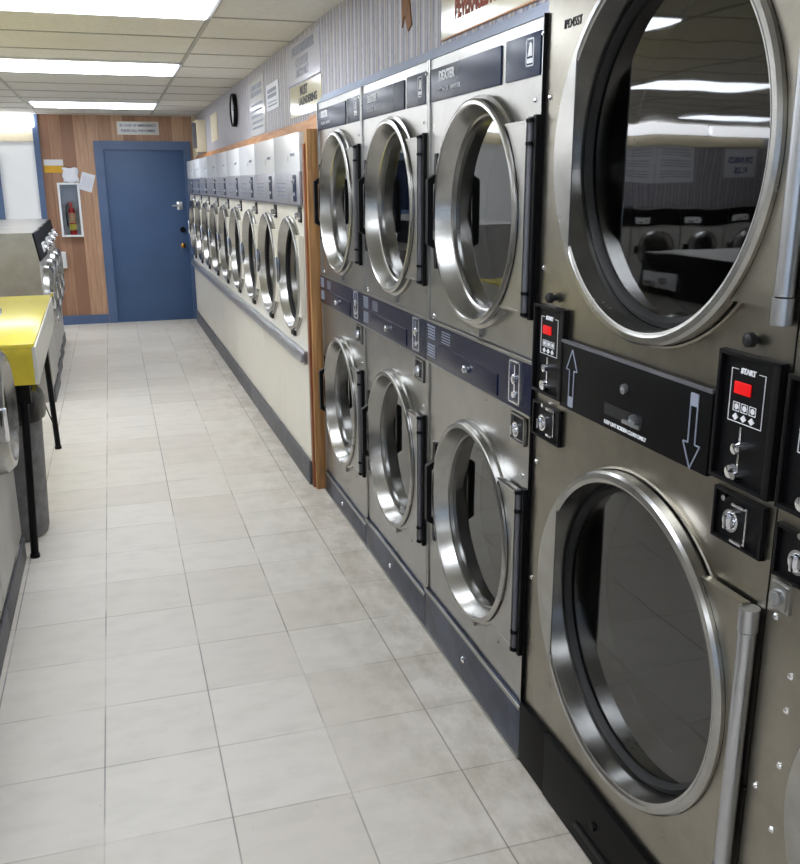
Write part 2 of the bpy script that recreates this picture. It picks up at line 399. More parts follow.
# ceiling grid
g = MB()
for k in range(-6, 3):
    x = -.665+1.16*k
    if XL < x < XR: g.box(x-.011, x+.011, YF, YB-.03, CZ-.004, CZ+.002)
for k in range(-14, 10):
    y = 5.03+.61*k
    if YF < y < YB: g.box(XL, XR, y-.009, y+.009, CZ-.0035, CZ+.002)
struct(g.build('trim_1', 'grid_metal', smooth=False))
struct(MB().box(WX-.022, WX+.036, YB-.065, YB-.03, 0, CZ).build('trim_2', 'blue_frame', smooth=False))
struct(MB().box(WX+.036, -.125, YB-.05, YB-.03, 0, .10).build('baseboard_back', 'blue_frame', smooth=False))
struct(MB().box(-6.6, WX-.022, YB-.05, YB-.03, 1.965, 2.095).build('trim_3', 'cream', smooth=False))
struct(MB().box(.955, XR, 4.50, YB-.07, 1.765, 1.82).box(.950, XR, 4.28, 4.52, 1.765, 1.83).build('trim_4', 'wood_trim', smooth=False))
struct(MB().box(.93, XR, YB-.13, YB-.05, 1.75, CZ).build('trim_5', 'cream', smooth=False))
# blue door with frame
d = MB().box(-.121, -.026, YB-.06, YB+.02, 0, 1.975).box(.825, .903, YB-.06, YB+.02, 0, 1.975).box(-.026, .825, YB-.06, YB+.02, 1.885, 1.975)
frame = struct(d.build('trim_6', 'blue_frame', smooth=False))
dr = struct(MB().box(-.026, .825, YB-.035, YB+.01, .0, 1.885, .003).build('door_1', 'blue_paint'))
MB().box(.715, .775, YB-.045, YB-.035, 1.24, 1.33, .004).tube([(.745, YB-.045, 1.29), (.745, YB-.09, 1.29)], .02).tube([(.745, YB-.085, 1.29), (.66, YB-.085, 1.285)], .010).build('door_handle', 'chrome', dr)
MB().tube([(.763, YB-.035, 1.02), (.763, YB-.065, 1.02)], .032).build('deadbolt', 'black_metal', dr)
kb = MB().latz([(0, .001), (0, .026), (.02, .02), (.03, .03), (.055, .028), (.066, .001)], 0, 0, 24)
kb.bm.transform(Matrix.Translation((.752, YB-.03, .845)) @ Matrix.Rotation(pi/2, 4, 'X')); kb.build('door_knob', 'brass', dr)
for z in (.3, 1.0, 1.65): MB().tube([(-.026, YB-.062, z-.045), (-.026, YB-.062, z+.045)], .009).build('door_hinge', 'blue_frame', dr)
# second blue frame on the white part
struct(MB().box(-1.17, -1.085, YB-.075, YB-.03, 1.13, 1.86).box(-1.95, -1.87, YB-.075, YB-.03, 1.13, 1.86).box(-1.87, -1.17, YB-.075, YB-.03, 1.78, 1.86).box(-1.87, -1.17, YB-.075, YB-.03, 1.13, 1.21).build('window_2', 'blue_frame', smooth=False))
struct(MB().box(-1.87, -1.17, YB-.05, YB-.031, 1.21, 1.78).build('window_2_glass', 'slate', smooth=False))

# ---------------------------------------------------------------- ceiling lights
def troffer(x, y, label, l=1.07, w=.60):
    r = empty('ceiling_light', (x, y, CZ), 0, label, 'ceiling light', 'fluorescent ceiling lights')
    b = MB().box(-l/2-.02, l/2+.02, -w/2-.004, w/2+.004, -.012, -.001)
    b.build('frame', 'header', r, smooth=False)
    MB().box(-l/2, l/2, -w/2+.02, w/2-.02, -.020, -.010, .008).build('lens', 'lens', r)
    return r
near_names = {1.7: 'overhead near the big steel dryers', 4.10: 'overhead, nearest of those in view, cut by top edge', 6.36: 'over the middle of the aisle, second nearest in view', 9.28: 'close to the blue door, farthest along the aisle'}
for y in (-.9, 1.7, 4.10, 6.36, 9.28):  # rearmost row is out of view, added for highlights in the door sleeves
    for x in (-.062, -2.5, -5.0):
        if x == -.062: s = 'white rectangular fluorescent ceiling light ' + near_names.get(y, 'unseen, added behind the viewer for door sleeve highlights')
        else: s = 'fluorescent ceiling light of the left part of the room, seen only as a reflection'
        troffer(x, y, s)
def wall_strip(x):
    r = empty('wall_light', (x, YB-.03, 2.165), 0, 'long white glowing fluorescent strip on top of back wall left of blue trim' if x > -1.5 else 'fluorescent strip high on the back wall seen mirrored in dryer glass', 'wall light', 'strip lights on the back wall')
    MB().box(-.60, .60, -.03, -.001, -.06, .06).build('housing', 'header', r, smooth=False)
    MB().box(-.595, .595, -.11, -.03, -.065, .065, .03).build('lens', 'tube_lens', r)
for k in range(5): wall_strip(-1.29-1.24*k)

# ---------------------------------------------------------------- shared machine parts (front faces -x, origin under the front centre)
def body_mb(w, h, kz, dep, holes, zsplit):
    b = MB(); y0, y1 = -w/2, w/2
    zs = [kz]+zsplit+[h]
    for (yc, zc, r), za, zb in zip(holes, zs, zs[1:]):
        if r: holed(b, y0, y1, za, zb, yc, zc, r, 0)
        else: b.poly([(0, y0, za), (0, y1, za), (0, y1, zb), (0, y0, zb)], [(0, 1, 2, 3)])
    for q in ([(0, y0, kz), (dep, y0, kz), (dep, y0, h), (0, y0, h)], [(0, y1, kz), (dep, y1, kz), (dep, y1, h), (0, y1, h)],
              [(0, y0, h), (dep, y0, h), (dep, y1, h), (0, y1, h)], [(0, y0, kz), (dep, y0, kz), (dep, y1, kz), (0, y1, kz)],
              [(dep, y0, kz), (dep, y1, kz), (dep, y1, h), (dep, y0, h)]):
        b.poly(q, [(0, 1, 2, 3)])
    b.box(.03, dep, y0+.02, y1-.02, .002, kz)
    return b
def drum(root, yc, zc, r, dep=.62):
    MB().lathe([(.13, r), (dep, r), (dep, .001), (dep+.01, .001), (dep+.01, r+.01), (.13, r+.01)], yc, zc, 48).build('drum', 'perf', root)
def screw(root, x, y, z, r=.006, m='chrome'):
    MB().lathe([(x+.001, .0001), (x+.001, r), (x-.002, r), (x-.004, r*.6), (x-.0045, .0001)], y, z, 14, False).build('screw', m, root)
def coin_box(root, y, z, w, h, knob=.014, plate='black_metal', fr='black'):
    b = MB()
    for q in ((y-w/2, y+w/2, z+h/2-.006, z+h/2), (y-w/2, y+w/2, z-h/2, z-h/2+.006), (y-w/2, y-w/2+.006, z-h/2, z+h/2), (y+w/2-.006, y+w/2, z-h/2, z+h/2)):
        b.box(-.010, .002, *q, .002)
    b.box(-.003, .002, y-w/2, y+w/2, z-h/2, z+h/2)
    c = b.build('coin_box', fr, root)
    k = MB().lathe([(-.003, knob*1.3), (-.010, knob*1.3), (-.010, knob), (-.015, knob*.9), (-.016, knob*.5), (-.016, .0001)], y+w*.12, z-.004, 24, False)
    k.box(-.022, -.014, y+w*.12-.003, y+w*.12+.003, z-.004-knob*.8, z-.004+knob*.8, .002)
    k.build('lock', 'chrome', c)
    return c

# ---------------------------------------------------------------- stacked dryers
def ring_door(root, yc, zc, R, proj, tab_y, tab_z0, tab_z1, mring='ring', glass_r=None, sleeve=.022, tabm='steel', inner='ring'):
    """round porthole door with a deep sleeve, inner ring and glass; the tab runs to the hinge on the -y side"""
    gr = glass_r or R-.040
    p = [(0.004, R+.012), (-proj*.35, R+.012), (-proj*.45, R+.002), (-proj*.9, R+.002), (-proj, R-.003), (-proj-.001, R-.012), (-proj+.004, R-.017),
         (sleeve-.014, R-.027), (sleeve-.008, R-.032), (sleeve+.0, gr+.006), (sleeve+.004, gr+.006), (sleeve+.006, R-.02), (0.004, R-.010)]
    d = MB().lathe(p, yc, zc, 96).build('door', mring, root)
    ir = [(sleeve-.009, gr+.009), (sleeve-.013, gr+.005), (sleeve-.010, gr), (sleeve+.008, gr-.002), (sleeve+.010, gr+.004), (sleeve+.001, gr+.009)]
    MB().lathe(ir, yc, zc, 80).build('inner_ring', inner, d)
    MB().lathe([(sleeve+.001, .0001), (sleeve+.001, gr-.0005), (sleeve+.007, gr-.0005), (sleeve+.007, .0001)], yc, zc, 80, False).build('glass', 'glass', d)
    t = MB()
    h0, h1 = tab_z0, tab_z1; n = 14
    # tab plate: from the curve of the ring to the hinge line
    pts = [(tab_y, h0), (tab_y, h1)]
    a0 = math.asin(max(-1, min(1, (h1-zc)/(R+.006)))); a1 = math.asin(max(-1, min(1, (h0-zc)/(R+.006))))
    for k in range(n+1):
        a = a0+(a1-a0)*k/n; pts.append((yc-(R+.006)*cos(a), zc+(R+.006)*sin(a)))
    t.prism(pts, -proj*.72, -proj*.2)
    t.box(-proj*.80, -proj*.1, tab_y-.004, tab_y+.004, h0, h1).box(-proj*.78, -proj*.6, tab_y, yc-(R*.72), h1-.006, h1).box(-proj*.78, -proj*.6, tab_y, yc-(R*.72), h0, h0+.006)
    t.build('hinge_plate', tabm, d)
    return d
def stack_handle(d, y, z, m='black'):
    # pull handle: both feet on the rim, the grip standing off from it
    prof = [(0, .165), (0, .10), (-.024, .078), (-.024, -.078), (0, -.10), (0, -.165), (-.014, -.165), (-.016, -.108), (-.041, -.092), (-.041, .092), (-.016, .108), (-.014, .165)]
    b = MB(); n = len(prof)
    A = [(-.018+p[0], y-.010, z+p[1]) for p in prof]; B = [(-.018+p[0], y+.010, z+p[1]) for p in prof]
    b.raw(A, B); 
    for L in (A, B): b.poly([L[i] for i in (0, 1, 10, 11)], [(0, 1, 2, 3)]); b.poly([L[i] for i in (1, 2, 9, 10)], [(0, 1, 2, 3)]); b.poly([L[i] for i in (2, 3, 8, 9)], [(0, 1, 2, 3)]); b.poly([L[i] for i in (3, 4, 7, 8)], [(0, 1, 2, 3)]); b.poly([L[i] for i in (4, 5, 6, 7)], [(0, 1, 2, 3)])
    b.build('handle', m, d, smooth=False)
def stack_dryer(loc, kz, label):
    w, h = .785, 1.872; r = empty('stack_dryer', loc, 0, label, 'dryer', 'stainless stacked dryers')
    y0, y1 = -w/2+.002, w/2-.002
    yc = -.028
    body_mb(w-.004, h, kz, .9, [(yc, .562, .285), (0, 0, 0), (yc, 1.437, .285)], [.97, 1.10]).build('cabinet', 'steel', r, smooth=False)
    # rolled edges of the front sheet and the sloping top strip
    MB().box(-.006, .004, y0, y0+.012, kz, h, .002).box(-.006, .004, y1-.012, y1, kz, h, .002).build('edge_trim', 'steel', r)
    MB().poly([(-.004, y0, h), (-.004, y1, h), (.028, y1, h+.038), (.028, y0, h+.038), (.03, y0, h), (.03, y1, h)], [(0, 1, 2, 3), (0, 3, 4), (1, 5, 2), (3, 2, 5, 4), (0, 4, 5, 1)]).build('top_strip', 'sky_sheen', r, smooth=False)
    # blue name panels
    p1 = MB().box(-.004, .001, -.145, y1-.016, 1.752, 1.842, .001).build('name_panel', 'slate', r)
    t = MB(); text_on(t, 'DEXTER', .036, -.0045, .238, 1.816, bold=.0014, sx=.95); text_on(t, 'S T A C K   D R Y E R', .017, -.0045, .215, 1.779, sx=1.1)
    t.build('lettering', 'mark_white', p1, smooth=False)
    p2 = MB().box(-.004, .001, y0+.026, -.176, 1.752, 1.845, .001).build('badge_panel', 'slate', r)
    e = MB()
    yb, zb = -.312, 1.805
    for q in ((yb-.020, yb-.017, zb-.030, zb+.030), (yb+.017, yb+.020, zb-.030, zb+.030), (yb-.02, yb+.02, zb+.027, zb+.030), (yb-.02, yb+.02, zb-.030, zb-.027)): e.box(-.0052, -.003, *q)
    e.prism([(yb+.012, zb-.008), (yb-.012, zb-.008), (yb-.008, zb+.018), (yb+.001, zb+.022), (yb+.006, zb+.006)], -.0052, -.003)
    e.box(-.0052, -.003, yb-.014, yb+.014, zb-.023, zb-.013)
    e.build('badge', 'mark_white', p2, smooth=False)
    # doors
    for zc, z0, z1 in ((1.437, 1.215, 1.655), (.562, .325, .765)):
        d = ring_door(r, yc, zc, .290, .036, y0+.038, z0, z1)
        stack_handle(d, yc+.276, zc)
        hg = MB().box(-.018, -.002, y0+.006, y0+.022, z0-.012, z1+.012, .002)
        for zz in (z0+.0, z0+.05, z1-.05, z1-.0): hg.tube([(-.022, y0+.028, zz-.004), (-.022, y0+.028, zz+.004)], .010)
        hg.build('hinge', 'black', d)
        MB().tube([(-.020, y0+.029, z0-.008), (-.020, y0+.029, z1+.008)], .0065).build('hinge_rod', 'kick_grey', d)
        drum(r, yc, zc, .26)
        MB().box(-.012, .0, yc-.03, yc+.03, zc-.325, zc-.302, .002).build('door_stop', 'steel', r)
    # navy control band
    bnd = MB().box(-.010, .001, y0, y1, .966, 1.099, .002)
    cb = bnd.build('control_band', 'navy', r)
    MB().box(-.012, -.009, y0, y1, 1.096, 1.103).box(-.012, -.009, y0, y1, .962, .968).build('band_edge', 'steel', cb, smooth=False)
    MB().box(-.013, -.009, -.19, .265, .976, 1.035, .003).build('lint_drawer', 'navy', cb)
    MB().lathe([(-.012, .008), (-.016, .008), (-.019, .012), (-.026, .011), (-.029, .006), (-.029, .0001)], .02, 1.008, 20, False).build('lint_drawer_knob', 'chrome', cb)
    s = MB().box(-.014, -.009, -.335, -.275, .985, 1.09, .003)
    cs = MB()
    for q in ((-.338, -.332, .982, 1.092), (-.278, -.272, .982, 1.092), (-.338, -.272, 1.087, 1.092), (-.338, -.272, .982, .987)): cs.box(-.017, -.009, *q, .001)
    cs.lathe([(-.012, .013), (-.020, .013), (-.022, .008), (-.022, .0001)], -.305, 1.045, 18, False)
    cs.lathe([(-.012, .009), (-.020, .008), (-.020, .0001)], -.305, 1.005, 18, False).box(-.016, -.009, -.308, -.302, 1.01, 1.08)
    s.build('coin_slot', 'navy', cb); cs.build('coin_slot_frame', 'chrome', cb)
    m = MB(); scribble(m, -.010, .305, .375, 1.042, 1.088, 5, seed=2, h=.6); scribble(m, -.010, .305, .375, .984, 1.028, 5, seed=3, h=.6); scribble(m, -.010, .17, .245, 1.045, 1.085, 5, seed=4, h=.35)
    m.build('band_print', 'mark_grey', cb, smooth=False)
    coin_box(r, -.315, .918, .085, .075, .015, fr='steel')
    b = MB().box(-.0045, -.003, -.347, -.283, .89, .946); b.build('coin_plate', 'black', r, smooth=False)
    screw(r, 0, .34, 1.113, .011); screw(r, -.006, y0+.008, 1.835, .006); screw(r, 0, -.34, .80, .006); screw(r, 0, -.34, 1.70, .005)
    # kick plate
    kp = MB().box(-.010, .02, y0, y1, .004, kz-.004, .002)
    kp = kp.build('kick_plate', 'kick_steel', r)
    MB().box(-.014, -.009, y0, y1, kz-.012, kz-.002).box(-.014, -.009, y0, y1, .002, .012).build('kick_lip', 'steel', kp, smooth=False)
    MB().lathe([(-.010, .011), (-.014, .011), (-.018, .007), (-.018, .0001)], .02, kz*.5, 18, False).build('kick_bolt', 'chrome', kp)
    return r
XF = .945
sd = [('near', 2.322, .165, 'stainless stacked dryer with two round doors, nearest of three, beside the big dryer'),
      ('mid', 3.107, .137, 'middle of the three stainless stacked dryers with blue bands'),
      ('far', 3.892, .108, 'farthest stainless stacked dryer, beside the wooden post')]
for _, yy, kz, lab in sd: stack_dryer((XF, yy, 0), kz, lab)
# dark filler strip between stacks and big dryers
tag(MB().box(.936, .962, 1.9305, 1.9335, .02, 1.875).build('filler_strip', 'black_metal', smooth=False), 'thin dark metal filler strip standing between stacked dryers and big dryer', 'filler strip')

# ---------------------------------------------------------------- big 45 pound dryers
def big_door(root, yc, zc, hz0, hz1, bevup):
    R, ri, ch = .344, .325, .268; pr = .038; sl = .020
    n = 128
    outer = [(yc+R*1.0*cos(a), zc+R*sin(a)) for a in (2*pi*k/n for k in range(n))]
    outer = [(yc+max(0, 1)*(R+.010*max(0, cos(a))**8)*cos(a), zc+R*sin(a)) for a in (2*pi*k/n for k in range(n))]
    inner = []
    for k in range(n):
        a = 2*pi*k/n; y = ri*cos(a); z = ri*sin(a)
        if y > ch: z = z*1.0; y = ch
        inner.append((yc+y, zc+z))
    inner2 = [(yc+ri*.985*cos(a), zc+ri*.985*sin(a)) for a in (2*pi*k/n for k in range(n))]
    inner2c = [(min(y, yc+ch+.002), z) for y, z in inner2]
    b = MB()
    oa = [((y-yc)*.985+yc, (z-zc)*.985+zc) for y, z in outer]
    ia = [((y-yc)*1.012+yc if y < yc+ch-.001 else y, (z-zc)*1.012+zc) for y, z in inner]
    b.strip(outer, -pr*.35, outer, -pr*.85); b.strip(outer, -pr*.85, oa, -pr); b.loops(oa, ia, -pr)
    b.strip(ia, -pr, inner, -pr+.003); b.strip(inner, -pr+.003, inner2, -pr+.004)
    sl2 = circ(yc, zc, ri-.010, n); b.strip(inner2, -pr+.004, sl2, sl)
    back = circ(yc, zc, R-.018, n)
    b.strip(sl2, sl, back, sl+.003); b.strip(back, sl+.003, circ(yc, zc, R-.012, n), .002)
    b.strip(circ(yc, zc, R-.012, n), .002, outer, -pr*.35)
    d = b.build('door', 'ring', root)
    MB().lathe([(sl-.004, ri-.011), (sl-.008, ri-.021), (sl+.006, ri-.031), (sl+.014, ri-.032), (sl+.014, ri-.012), (sl+.002, ri-.0105)], yc, zc, 96).build('gasket', 'rubber', d)
    g = MB().lathe([(sl+.005, .0001), (sl+.005, ri-.0275), (sl+.010, ri-.0295), (sl+.010, .0001)], yc, zc, 96, False); g.build('glass', 'glass', d)
    # dark seal ring behind the door, fixed to the cabinet
    MB().lathe([(.0, R-.002), (-.006, R+.002), (-.004, R+.006), (.002, R+.006), (.002, R-.004), (.0, R-.004)], yc, zc, 96).build('door_seal', 'steel_dark', root)
    # hinge plate and hinge pipe
    hy = -.414
    t = MB(); nn = 20; a0 = math.asin((hz1-zc)/(R+.002)) if abs(hz1-zc) < R else pi/2*.95; a1 = math.asin(max(-.97, (hz0-zc)/(R+.002)))
    pts = [(hy+.012, hz0), (hy+.012, hz1)]
    for k in range(nn+1):
        a = a0+(a1-a0)*k/nn; pts.append((yc-(R+.001)*cos(a), zc+(R+.001)*sin(a)))
    t.prism(pts, -.024, -.008); t.build('hinge_plate', 'steel_dark', d)
    p = MB().tube([(-.018, hy, hz0+.020), (-.018, hy, hz1-.045)], .0145, 20)
    p.build('hinge_pipe', 'hinge_steel', d)
    MB().tube([(-.018, hy, hz1-.043), (-.018, hy, hz1-.003)], .0165, 20).build('hinge_cap', 'hinge_steel', d)
    MB().tube([(-.018, hy, hz0-.022), (-.018, hy, hz0+.018)], .0165, 20).build('hinge_cap', 'hinge_steel', d)
    return d
def control_panel(root, ya, yb, z0, z1):
    w = yb-ya; yc = (ya+yb)/2
    c = MB().box(-.004, .002, ya, yb, z0, z1)
    for q in ((ya, yb, z1-.008, z1), (ya, yb, z0, z0+.008), (ya, ya+.016, z0, z1), (yb-.008, yb, z0, z1)): c.box(-.014, .002, *q, .003)
    c = c.build('control_panel', 'black', root)
    yk = yc+.004; k = w/.15
    # printed outline of the keypad field
    f = MB(); a, b_, z2, z3 = yk-.038*k, yk+.045*k, z1-.115, z1-.028
    for q in ((a, a+.001, z2, z3), (b_-.001, b_, z2, z3), (a, b_, z2, z2+.001), (a, a+.016, z3-.001, z3), (b_-.016, b_, z3-.001, z3)): f.box(-.0052, -.004, *q)
    text_on(f, 'START', .012, -.0045, yk+.004, z3-.002, bold=.0005)
    for i in range(3):
        yy = yk+.026*k-.020*k*i
        for q in ((yy-.008*k, yy+.008*k, z2+.032, z2+.033), (yy-.008*k, yy+.008*k, z2+.018, z2+.019), (yy-.008*k, yy-.007*k, z2+.018, z2+.033), (yy+.007*k, yy+.008*k, z2+.018, z2+.033)): f.box(-.0052, -.004, *q)
        f.tube([(-.0048, yy, z2+.0255), (-.0042, yy, z2+.0255)], .005)
        f.prism([(yy-.007*k, z2+.0085), (yy, z2+.015), (yy+.007*k, z2+.0085), (yy, z2+.003)], -.0056, -.004)
    f.build('keypad_print', 'mark_white', c, smooth=False)
    MB().box(-.0065, -.003, yk-.006*k, yk+.034*k, z1-.068, z1-.048, .002).build('display', 'red_led', c)
    m = MB().box(-.0045, -.003, yk+.008, yk+.012, z0+.02, z2-.006)
    m.lathe([(-.004, .010), (-.014, .009), (-.016, .0001)], yk+.010, z0+.062, 18, False).lathe([(-.004, .006), (-.020, .005), (-.021, .0001)], yk-.006, z0+.066, 12, False)
    m.lathe([(-.004, .013), (-.012, .011), (-.014, .0001)], yk+.020, z0+.020, 18, False).lathe([(-.004, .007), (-.018, .006), (-.018, .0001)], yk+.002, z0+.018, 12, False)
    m.build('coin_return', 'chrome', c)
    return c
def big_dryer(loc, label):
    w, h, kz = .856, 1.98, .185; r = empty('large_dryer', loc, 0, label, 'dryer', 'large stainless stacked dryers')
    y0, y1 = -w/2, w/2; yc = -.047
    zu, zl = 1.572, .619
    body_mb(w, h, kz, .95, [(yc, zl, .337), (0, 0, 0), (yc, zu, .337)], [1.03, 1.18]).build('cabinet', 'steel_dark', r, smooth=False)
    big_door(r, yc, zu, 1.338, 1.80, 1); big_door(r, yc, zl, .345, .862, 0)
    drum(r, yc, zu, .30, .66); drum(r, yc, zl, .30, .66)
    # lint door band with arrows
    b = MB().box(-.012, .001, -.265, .278, 1.033, 1.182, .002).build('lint_door', 'black_metal', r)
    MB().box(-.014, -.010, -.265, .278, 1.178, 1.185).build('lint_door_hinge', 'kick_grey', b, smooth=False)
    def arrow(yy, zt, zb, up):
        a = MB(); x0, x1 = -.0138, -.012; L = []
        s = 1 if up else -1; tip = zt if up else zb; tail = zb if up else zt
        sh = tip-s*.045
        ol = [(yy, tip), (yy+.024, sh), (yy+.010, sh), (yy+.010, tail), (yy-.010, tail), (yy-.010, sh), (yy-.024, sh)]
        for p, q in zip(ol, ol[1:]+ol[:1]):
            dv = Vector((q[0]-p[0], q[1]-p[1])); nv = Vector((-dv.y, dv.x)).normalized()*.0011
            a.prism([(p[0]+nv.x, p[1]+nv.y), (q[0]+nv.x, q[1]+nv.y), (q[0]-nv.x, q[1]-nv.y), (p[0]-nv.x, p[1]-nv.y)], x0, x1)
        a.box(x0, x1, yy-.009, yy+.009, tail, tail+s*.022)
        return a.build('arrow_print', 'mark_grey', b, smooth=False)
    arrow(.225, 1.168, 1.042, True); arrow(-.218, 1.168, 1.034, False)
    MB().lathe([(-.012, .011), (-.018, .010), (-.018, .005), (-.014, .004), (-.014, .0001)], .007, 1.128, 20, False).build('lint_lock', 'hinge_steel', b)
    s = MB().box(-.0128, -.0118, -.06, .08, 1.062, 1.086, .004).build('pull_slot', 'rubber', b)
    MB().box(-.020, -.012, -.062, .002, 1.062, 1.070, .003).lathe([(-.0125, .013), (-.020, .012), (-.014, .010), (-.0125, .0001)], -.035, 1.074, 20, False).build('pull_lip', 'hinge_steel', b)
    t = MB(); text_on(t, 'KEEP LINT SCREEN CLEAN DAILY', .0105, -.0125, .0, 1.046, bold=.0003); t.build('lint_print', 'mark_white', b, smooth=False)
    # control panels, coin boxes, buttons
    control_panel(r, .272, .424, 1.040, 1.248); control_panel(r, -.420, -.272, 1.040, 1.258)
    coin_box(r, .350, .973, .138, .086, .015); coin_box(r, -.350, .982, .126, .090, .015)
    for yy in (-.345, .335):
        m = MB().box(-.016, -.006, yy-.028, yy+.0, .946, .952, .002).box(-.016, -.006, yy-.028, yy+.004, 1.008, 1.014, .002).box(-.012, -.006, yy-.032, yy-.028, .948, 1.012, .002).lathe([(-.004, .006), (-.012, .005), (-.012, .0001)], yy+.03, 1.012, 14, False)
        m.build('coin_chute', 'chrome', r)
    for yy, zz in ((.340, 1.268), (-.345, 1.282)):
        MB().lathe([(0, .007), (-.008, .007), (-.010, .012), (-.020, .011), (-.024, .006), (-.024, .0001)], yy, zz, 20, False).build('bumper_button', 'rubber', r)
    t = MB(); text_on(t, 'IPD45ST', .026, -.0006, .312, 1.838, sx=.84); t.build('model_print', 'mark_black', r, smooth=False)
    for yy, zz in ((y1-.022, 1.70), (y1-.022, 1.33), (y1-.022, .86), (y1-.02, .55), (y0+.02, .80), (y0+.02, 1.7)): screw(r, 0, yy, zz, .006)
    # black kick plates
    k = MB().box(-.012, .02, .278, y1-.001, .006, kz-.002, .002).build('kick_plate', 'black_metal', r)
    k2 = MB().box(-.014, .02, y0+.001, .275, .006, kz-.002, .002).build('kick_plate', 'black_metal', r)
    MB().lathe([(-.014, .011), (-.020, .010), (-.020, .0001)], .02, .105, 18, False).build('kick_bolt', 'black', k2)
    MB().box(-.020, -.013, -.12, .10, .045, .058, .002).build('kick_slot', 'rubber', k2)
    return r
bg = big_dryer((XF, 1.502, 0), 'large stainless stacked dryer with two huge round doors, two red displays and arrows')
bg2 = dup(bg, (XF, .642, 0), 0, 'large stainless dryer cut by the right photo edge, lock plate on its front')
lp = MB().box(-.006, .001, .375, .418, .875, .925, .004).box(-.010, -.005, .380, .413, .880, .920, .004)
lp = lp.build('lock_plate', 'steel', bg2)
MB().lathe([(-.010, .013), (-.018, .012), (-.018, .0001)], .396, .900, 20, False).box(-.020, -.016, .394, .398, .892, .908).build('lock', 'hinge_steel', lp)
for zz in (.78, .72, .62, .50): screw(bg2, 0, .36, zz, .006)

# ---------------------------------------------------------------- white single dryers
PITCHW = .68
def white_dryer(loc, rz, label):
    w, h = .676, 1.755; r = empty('white_dryer', loc, rz, label, 'dryer', 'almond enamel dryers')
    y0, y1 = -w/2, w/2; zc = 1.062; yc = -.012
    body_mb(w, h, .13, .95, [(0, 0, 0), (yc, zc, .283), (0, 0, 0)], [.70, 1.40]).build('cabinet', 'enamel', r, smooth=False)
    hd = MB().box(-.012, .002, y0, y1, 1.575, h, .003).build('header', 'header', r)
    t = MB(); text_on(t, 'COMMERCIAL', .020, -.0125, -.17, 1.655, sx=.9); t.box(-.0132, -.012, -.06, -.052, 1.625, 1.65); t.build('header_print', 'mark_grey', hd, smooth=False)
    cp = MB().box(-.016, .002, y0, y1, 1.42, 1.575, .003).build('control_panel', 'alu', r)
    MB().box(-.019, -.015, -.262, -.185, 1.435, 1.56, .003).build('coin_slot', 'slate', cp)
    MB().lathe([(-.016, .012), (-.030, .011), (-.030, .0001)], -.22, 1.53, 16, False).lathe([(-.018, .010), (-.026, .009), (-.026, .0001)], -.22, 1.47, 16, False).build('coin_lock', 'chrome', cp)
    t = MB(); scribble(t, -.0165, .0, .24, 1.45, 1.53, 4, seed=9, h=.3); t.build('panel_print', 'mark_grey', cp, smooth=False)
    MB().box(-.018, -.014, y0, y1, 1.412, 1.422).build('panel_lip', 'kick_grey', cp, smooth=False)
    c = MB().box(-.006, .001, -.30, -.225, 1.335, 1.408, .003).build('coin_box', 'black', r)
    MB().lathe([(-.006, .019), (-.026, .017), (-.028, .0001)], -.262, 1.365, 20, False).build('coin_box_lock', 'chrome', c)
    d = ring_door(r, yc, zc, .286, .030, y0+.022, zc-.19, zc+.21, sleeve=.022, tabm='enamel', inner='rubber')
    MB().box(-.045, -.020, yc+.262, yc+.280, zc-.07, zc+.07, .004).build('handle', 'chrome', d)
    drum(r, yc, zc, .25, .6)
    MB().box(-.014, .0, -.06, .03, zc-.32, zc-.285, .003).build('door_catch', 'rubber', r)
    return r
ANG = 0.006
def wx(y): return .885-(y-4.4)*math.tan(ANG)
wlab = ['white enamel dryer at the near end of its row, beside the wooden post'] + ['white enamel dryer, %s from the wooden post' % s for s in ('second', 'third', 'fourth', 'fifth', 'sixth', 'seventh', 'eighth')] + ['white enamel dryer farthest from the wooden post, by the blue door']
for k in range(9):
    yy = 4.385+PITCHW*(k+.5)
    if k == 0: wd = white_dryer((wx(yy), yy, 0), ANG, wlab[0])
    else: dup(wd, (wx(yy), yy, 0), ANG, wlab[k])
# bumper rail and grey base along the white row
ya, yb_ = 4.392, 10.50
def along(mb, x0, x1, z0, z1, bev=0): 
    mb.box(x0, x1, 0, yb_-ya, z0, z1, bev); return mb
br = along(MB(), -.040, -.002, .650, .695, .006); br = along(br, -.020, -.002, .640, .705)
o = br.build('bumper_rail', 'alu'); o.location = (wx(ya), ya, 0); o.rotation_euler.z = ANG
tag(o, 'long grey metal bumper rail along the front of the white dryers', 'bumper rail')
for k, (a, b) in enumerate(((0, 2.0), (2.004, 4.2), (4.204, yb_-ya))):
    o = MB().box(-.012, -.001, a, b, .001, .128, .003).build('baseboard_right', 'kick_grey'); o.location = (wx(ya), ya, 0); o.rotation_euler.z = ANG
    struct(o)
# wooden post closing the row
ps = empty('wooden_post', (.94, 4.33, 0), 0, 'vertical wooden post between the white dryers and stainless stack', 'post')
MB().box(-.045, .035, -.020, .045, 0, 1.765, .003).build('board', 'wood_post', ps)
MB().box(-.055, -.045, .012, .045, 0, 1.70, .002).build('edge_strip', 'wood_red', ps)

